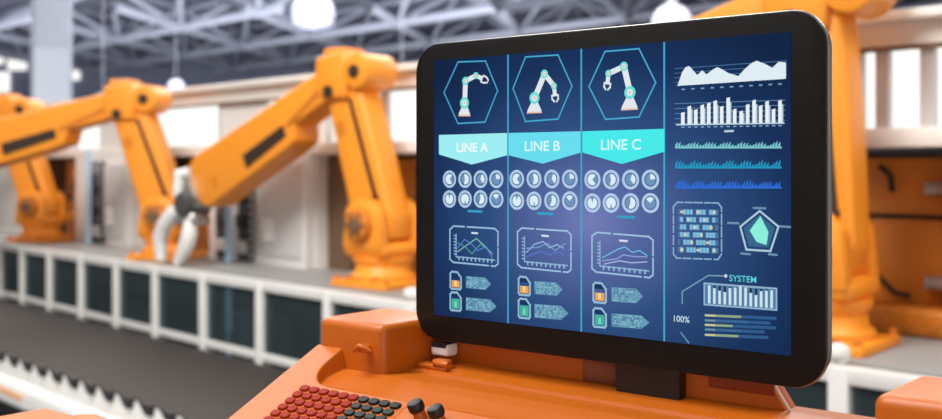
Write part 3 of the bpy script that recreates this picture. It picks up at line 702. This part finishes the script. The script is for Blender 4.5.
# ================================================================== ROBOTS
def robot(a, b, th, sh, el, wr, label, s=1.0, mirror=1):
    """sh: shoulder height, el: (forward, z) of the elbow, wr: (forward, z) of the wrist; heights relative to the eye"""
    loc = (a, b, RAIL)
    r = bpy.data.objects.new('robot_arm', None); C.objects.link(r)
    r.location = FB.w(loc); r.rotation_euler = (0, 0, FB.r + PI + th); tag(r, label, 'industrial robot', None)
    del_fo[r.name] = Vector((0, 0, 0)); r.empty_display_size = .1
    zs = H + sh - RAIL; E = Vector((el[0], 0, H + el[1] - RAIL)); Wp = Vector((wr[0], 0, H + wr[1] - RAIL)); Sh = Vector((0, 0, zs))
    O = M['orange']
    mb = MB(); mb.box((-.17, -.16, 0), (.17, .16, .03), .006)
    mb.lathe([(.0001, .0), (.145, 0), (.145, .05), (.125, .07), (.12, zs * .35), (.135, zs * .42), (.135, zs * .5), (.0001, zs * .5)], (0, 0, 0)); ba = mb.build('base', O, r)
    for sx in (-.15, -.08, 0, .08, .15):
        for sy in (-.14, .14): mb = MB(); mb.cyl((sx, sy, .028), (sx, sy, .048), .014, n=8); mb.build('base_bolt', M['dkorange'], ba)
    mb = MB(); mb.box((-.125, -.13, zs * .48), (.13, .13, zs * .72), .03, 3)
    mb.prism([(-.12, zs * .6), (.12, zs * .6), (.10, zs + .07), (.05, zs + .11), (-.05, zs + .11), (-.10, zs + .06)], .075, .14, 'y', .015)
    mb.prism([(-.12, zs * .6), (.12, zs * .6), (.10, zs + .07), (.05, zs + .11), (-.05, zs + .11), (-.10, zs + .06)], -.14, -.075, 'y', .015)
    tu = mb.build('turret', O, r)
    mb = MB(); mb.cyl((0, -.135, zs), (0, -.2, zs), .085, .08, bev=.01); mb.build('shoulder_motor', M['dkorange'], r)
    mb = MB(); mb.cyl((0, .135, zs), (0, .175, zs), .075, .068, bev=.008); hb = mb.build('shoulder_hub', M['dkorange'], r)
    mb = MB(); mb.cyl((0, .172, zs), (0, .185, zs), .035, n=20, bev=.003)
    for k in range(6): mb.cyl((.052 * math.cos(k * PI / 3), .172, zs + .052 * math.sin(k * PI / 3)), (.052 * math.cos(k * PI / 3), .181, zs + .052 * math.sin(k * PI / 3)), .009, n=8)
    mb.build('hub_cover', M['brown'], hb)
    # lower arm
    d = (E - Sh); L = d.length; d.normalize(); nrm = Vector((d.z, 0, -d.x))      # nrm: forward side
    def q(sv, tv, P=Sh, dd=d, nn=nrm): p = P + dd * sv + nn * tv; return (p.x, p.z)
    mb = MB(); mb.prism([q(-.09, -.08), q(-.09, .08), q(0, .12), q(L * .5, .115), q(L - .08, .105), q(L + .02, .08), q(L + .02, -.08), q(L - .1, -.105), q(L * .5, -.115), q(0, -.115)], -.07, .07, 'y', .018, 3)
    lo = mb.build('lower_arm', O, r)
    mb = MB(); mb.prism([q(.10, -.072), q(.10, -.048), q(L * .82, -.030), q(L * .82, -.050)], .066, .076, 'y')
    mb.cyl(Sh + d * .10 + nrm * -.06 + Vector((0, .066, 0)), Sh + d * .10 + nrm * -.06 + Vector((0, .08, 0)), .018, n=14); mb.build('groove', M['slot'], lo)
    mb = MB()
    for k in range(4): mb.prism([q(L * .62 + k * .018, .03), q(L * .62 + k * .018, .085), q(L * .62 + k * .018 + .009, .085), q(L * .62 + k * .018 + .009, .03)], .068, .073, 'y')
    mb.build('vent', M['dkorange'], lo)
    # elbow housing with rear motor
    u = (Wp - E); LU = u.length; u.normalize(); nu = Vector((-u.z, 0, u.x))
    if nu.z < 0: nu = -nu
    def e(sv, tv): return q(sv, tv, E, u, nu)
    mb = MB(); mb.prism([(E.x - .07, E.z - .11), (E.x + .10, E.z - .10), (E.x + .13, E.z - .02), (E.x + .12, E.z + .085), (E.x - .05, E.z + .105), (E.x - .09, E.z + .05)], -.10, .10, 'y', .016, 3)
    mb.box((E.x - .03, -.07, E.z + .09), (E.x + .10, .07, E.z + .125), .01); eh = mb.build('elbow_housing', O, r)
    mb = MB(); mb.cyl((E.x - .135, -.10, E.z + .01), (E.x - .135, .10, E.z + .01), .080, bev=.012); mb.box((E.x - .14, -.06, E.z - .06), (E.x - .04, .06, E.z + .07), .01); mo = mb.build('elbow_motor', O, eh)
    mb = MB(); mb.cyl((E.x - .135, .098, E.z + .01), (E.x - .135, .112, E.z + .01), .03, n=18, bev=.003); mb.build('motor_cap', M['slot'], eh); mb = MB(); mb.cyl((E.x + .03, .098, E.z - .075), (E.x + .03, .112, E.z - .075), .028, n=16); mb.build('motor_cap', M['slot'], eh)
    # upper arm
    LU -= .07
    mb = MB(); mb.prism([e(-.05, .07), e(-.05, -.05), e(.10, -.075), e(LU * .30, -.07), e(LU * .33, -.145), e(LU * .40, -.155), e(LU - .05, -.160), e(LU, -.12), e(LU + .02, .0), e(LU, .10), e(LU - .05, .125), e(LU * .5, .095), e(.10, .075)], -.085, .085, 'y', .016, 3)
    up = mb.build('upper_arm', O, r)
    mb = MB(); mb.prism([e(LU * .36, -.10), e(LU * .36, -.045), e(LU * .64, -.045), e(LU * .64, -.115)], .08, .092, 'y'); mb.build('side_slot', M['slot'], up)
    mb = MB(); mb.prism([e(.12, -.03), e(.12, .0), e(LU * .34, -.045), e(LU * .34, -.07)], .08, .09, 'y'); mb.build('cable_cover', M['dkorange'], up)
    mb = MB()
    for k in range(3): mb.prism([e(LU * .84 + k * .02, -.10), e(LU * .84 + k * .02, -.04), e(LU * .84 + k * .02 + .010, -.04), e(LU * .84 + k * .02 + .010, -.10)], .084, .088, 'y')
    mb.build('vent', M['dkorange'], up)
    # wrist
    Wc = Wp + u * .06 - nu * .02
    mb = MB(); mb.cyl(Wp - u * .07 - nu * .02, Wp + u * .05 - nu * .02, .115, .085, bev=.008); wr_ = mb.build('wrist', M['steel'], r)
    mb = MB(); mb.tube([Wp + nu * .09 + Vector((0, .03, 0)), Wp + nu * .11 + u * .06 + Vector((0, .05, 0)), Wp + u * .12 + nu * .02 + Vector((0, .05, 0)), Wp + u * .1 - nu * .10 + Vector((0, .04, 0))], [.03, .034, .03, .02]); mb.build('wrist_cable', M['white'], wr_)
    K = Wp + u * .09 - nu * .05
    mb = MB(); mb.cyl(K + Vector((0, -.08, 0)), K + Vector((0, .08, 0)), .062, bev=.008); mb.build('wrist_knuckle', M['casing'], wr_)
    mb = MB(); T = K + Vector((.0, 0, -.05)); mb.cyl(K + Vector((-.0, 0, -.04)), T + Vector((0, 0, -.05)), .055, .07, bev=.006); mb.box((T.x - .09, -.05, T.z - .06), (T.x + .09, .05, T.z - .02), .01)
    gr = mb.build('gripper_body', M['steel'], r)
    def fing(pts, rad):
        mb = MB(); mb.tube([T + Vector(p) for p in pts], rad, 14); mb.build('gripper_finger', M['white'], gr)
    fing([(.03, .03, .03), (.11, .04, .0), (.19, .04, -.06), (.235, .04, -.13), (.245, .03, -.19), (.235, .03, -.255)], [.034, .044, .042, .040, .036, .028])
    fing([(-.02, .03, -.04), (-.03, .04, -.09), (-.01, .04, -.15), (.035, .04, -.21), (.085, .03, -.26)], [.034, .042, .042, .038, .028])
    return r
robot(-3.87, 2.98, math.radians(8), -.26, (.215, .405), (1.33, -.120), 'large orange robot arm just left of the monitor, gripper hanging over the fence')
robot(-5.83, 2.94, math.radians(35), -.285, (.235, .365), (1.55, .04), 'middle orange robot arm on the left, its upper arm running out of the frame')
robot(-7.73, 2.94, math.radians(35), -.285, (.235, .375), (1.55, .05), 'farthest orange robot arm at the left edge, partly behind the middle arm')
robot(-1.71, 2.96, math.radians(8), -.24, (.03, .50), (1.15, .1), 'orange robot arm standing right of the monitor, mostly hidden by it')

# ================================================================== HALL
mb = MB(); mb.box((-70, -20, -.1), (70, 90, 0)); struct(mb.build('floor', M['floor']))
ZC = H + 6.6
# roof deck; the glowing panels under it are added to light the console
mb = MB(); mb.box((-45, 4, ZC), (60, 62, ZC + .2)); struct(mb.build('ceiling', M['roof']))
mb = MB(); mb.box((-46, 58, 0), (60, 58.3, ZC)); struct(mb.build('wall_far', M['farwall']))
mb = MB(); mb.box((-46, 4, 0), (-45.7, 58, ZC)); struct(mb.build('wall_left', M['farwall']))
k = 8
for (x0_, x1_, y0_, y1_) in ((-9, -4, 8, 24), (-1, 4, 8, 24), (7, 12, 8, 24)):
    mb = MB(); mb.box((x0_, y0_, ZC - .03), (x1_, y1_, ZC - .005)); struct(mb.build('window_%d' % k, M['added_skylight'], None, FW, (x0_, y0_, ZC))); k += 1  # not real windows: unseen panels added above the view so the console catches light
for (u0, u1, v0, v1) in ((-8, 10, 72, 92), (8, 27, 58, 70), (66, 80, 66, 80), (-20, 4, 52, 64)):
    Y = 57.9; f_ = lambda u: (u - 471) / 1100 * Y
    mb = MB(); mb.box((f_(u0), Y - .05, H + (165 - v1) / 1100 * Y), (f_(u1), Y, H + (165 - v0) / 1100 * Y)); struct(mb.build('window_%d' % k, M['daylight'], None, FW, (f_(u0), Y, 0))); k += 1
# space frame roof structure
Z1, Z2 = H + 5.0, H + 6.35
dA = Vector((-.6712, .7413, 0)); dC = Vector((.143, .9897, 0))
nA = Vector((.7413, .6712, 0)); nC = Vector((.9897, -.143, 0))
def cross(bv, ev):      # point with p.nA=bv, p.nC=ev
    D = nA.x * nC.y - nA.y * nC.x
    return Vector(((bv * nC.y - nA.y * ev) / D, (nA.x * ev - bv * nC.x) / D, 0))
sf = thing('roof_space_frame', 'pale grey steel space frame trusses under the roof', 'roof truss', FW, (0, 24, Z1))
bs = [14, 19, 24, 29, 34, 39]; es = [-12.1 - 4 * i for i in range(4, 0, -1)] + [-12.1 + 4 * i for i in range(0, 8)]
r1 = .15
for bv in bs:
    mb = MB(); p, q_ = cross(bv, es[0]), cross(bv, es[-1]); mb.cyl(p + Vector((0, 0, Z1)), q_ + Vector((0, 0, Z1)), r1, n=10); mb.build('bottom_chord', M['truss'], sf)
for ev in es:
    mb = MB(); p, q_ = cross(bs[0], ev), cross(bs[-1], ev); mb.cyl(p + Vector((0, 0, Z1)), q_ + Vector((0, 0, Z1)), r1, n=10); mb.build('bottom_chord', M['truss'], sf)
for bv in bs[:-1]:
    mb = MB(); p, q_ = cross(bv + 2.5, es[0] + 2), cross(bv + 2.5, es[-1] - 2); mb.cyl(p + Vector((0, 0, Z2)), q_ + Vector((0, 0, Z2)), r1 * .8, n=10); mb.build('top_chord', M['truss'], sf)
for ev in es[:-1]:
    mb = MB(); p, q_ = cross(bs[0] + 2.5, ev + 2), cross(bs[-1] - 2.5, ev + 2); mb.cyl(p + Vector((0, 0, Z2)), q_ + Vector((0, 0, Z2)), r1 * .8, n=10); mb.build('top_chord', M['truss'], sf)
for bv in bs:
    for ev in es:
        p = cross(bv, ev) + Vector((0, 0, Z1))
        if p.y < 3: continue
        if not (-.62 < p.x / p.y < .5): continue
        mb = MB(); mb.lathe([(.0001, -.2), (.13, -.15), (.2, 0), (.13, .15), (.0001, .2)], p, 12)
        for sb in (-2.5, 2.5):
            for se in (-2, 2):
                if bs[0] < bv + sb < bs[-1] and es[0] < ev + se < es[-1]:
                    mb.cyl(p, cross(bv + sb, ev + se) + Vector((0, 0, Z2)), .085, n=8)
        mb.build('node_braces', M['truss'], sf)
# pillar
def at(u, Y): return (u - 471) / 1100 * Y
px0, px1, Yp = at(35, 12), at(68, 12), 12
mb = MB(); mb.box((px0, Yp, 0), (px1, Yp + .15, ZC), .01)
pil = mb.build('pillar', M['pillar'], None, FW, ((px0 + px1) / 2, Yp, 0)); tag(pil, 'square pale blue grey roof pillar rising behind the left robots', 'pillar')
pil2 = None
del_fo[pil.name] = Vector(((px0 + px1) / 2, Yp, 0))
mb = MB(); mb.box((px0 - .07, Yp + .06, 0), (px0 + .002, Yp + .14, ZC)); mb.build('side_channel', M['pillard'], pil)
mb = MB(); mb.box((px0 - .002, Yp - .012, 0), (px1 + .002, Yp + .002, H + 1.28)); mb.build('lower_cladding', mat('pillar_clad', (182, 190, 207), .55, noise=.05, scale=5), pil)
# pendant lamps
def lamp(u, v, Y, r, lab, cable=True):
    X = at(u, Y); z = H + (165 - v) / 1100 * Y
    o = thing('pendant_lamp', lab, 'pendant lamp', FW, (X, Y, z))
    mb = MB(); mb.lathe([(.0001, r * .75), (r * .35, r * .72), (r * .7, r * .5), (r * .95, r * .1), (r, -r * .3), (r * .9, -r * .62), (r * .6, -r * .85), (.0001, -r * .95)], (X, Y, z), 32); sh = mb.build('dome', M['lamp'], o)
    mb = MB(); mb.cyl((X, Y, z + r * .7), (X, Y, z + r * 1.15), r * .28, r * .2, bev=r * .03); mb.build('cap', M['dgrey'] if r < .25 else M['steel'], o)
    mb = MB(); mb.cyl((X, Y, z + r * 1.1), (X, Y, ZC), .006, n=8); mb.build('cable', M['truss'], o)
    mb = MB(); mb.cyl((X, Y, z - r * .64), (X, Y, z - r * .70), r * .93, r * .85, n=32); mb.build('rim_ring', M['white'], sh)
lamp(313, 9, 15, .30, 'largest white globe pendant lamp at the top, left of the monitor')
lamp(402, 101, 19, .30, 'white pendant lamp peeking above the wall beam beside the monitor corner')
lamp(672, 20, 18, .34, 'white pendant lamp just above the top edge of the monitor')
lamp(103, 100, 24, .20, 'small white pendant lamp above the middle robot upper arm')
lamp(176, 86, 24, .20, 'small white pendant lamp right of the middle robot elbow')

# ================================================================== LIGHT
w = bpy.data.worlds.new('world'); bpy.context.scene.world = w; w.use_nodes = True
bg = w.node_tree.nodes['Background']; bg.inputs[0].default_value = (1, .97, .94, 1); bg.inputs[1].default_value = .5
def area(name, loc, target, size, power, col=(1, .98, .95)):
    l = bpy.data.lights.new(name, 'AREA'); l.shape = 'RECTANGLE'; l.size, l.size_y = size; l.energy = power; l.color = col
    o = bpy.data.objects.new(name, l); C.objects.link(o); o.location = loc
    o.rotation_euler = (Vector(target) - Vector(loc)).to_track_quat('-Z', 'Y').to_euler(); return o
area('hall_fill', (-2.4, 1.0, 5.0), (-3.2, 3.8, 1.1), (4, 2), 440)  # added fill to brighten the robots and the wall behind them
area('hall_fill', (2.4, 1.3, 4.4), (1.3, 3.5, 1.4), (1.6, 1), 70)  # added fill to lift the right end of the wall
area('console_fill', (-.1, .7, 3.9), (.05, 1.0, 1.2), (1.6, 1.2), 1.5)  # added overhead light for highlights on the key deck and ledge
area('front_fill', (.9, -1.6, 1.25), (.1, 1.0, 1.2), (1.6, .8), 15)  # added low fill for the console wall under the monitor
area('roof_fill', (-9, 16, 2.6), (-9, 18, 8), (20, 10), 900, (.93, .95, 1))  # this and the next two are added fills, aimed up to brighten the roof
area('roof_fill', (2, 22, 2.6), (2, 26, 8), (18, 14), 1200, (.93, .95, 1))
area('roof_fill', (-12, 38, 2.6), (-12, 44, 8), (30, 14), 2400, (.93, .95, 1))
sc = bpy.context.scene
sc.view_settings.view_transform = 'Standard'; sc.view_settings.look = 'None'
sc.view_settings.exposure = 0; sc.view_settings.gamma = 1; sc.view_settings.use_curve_mapping = False
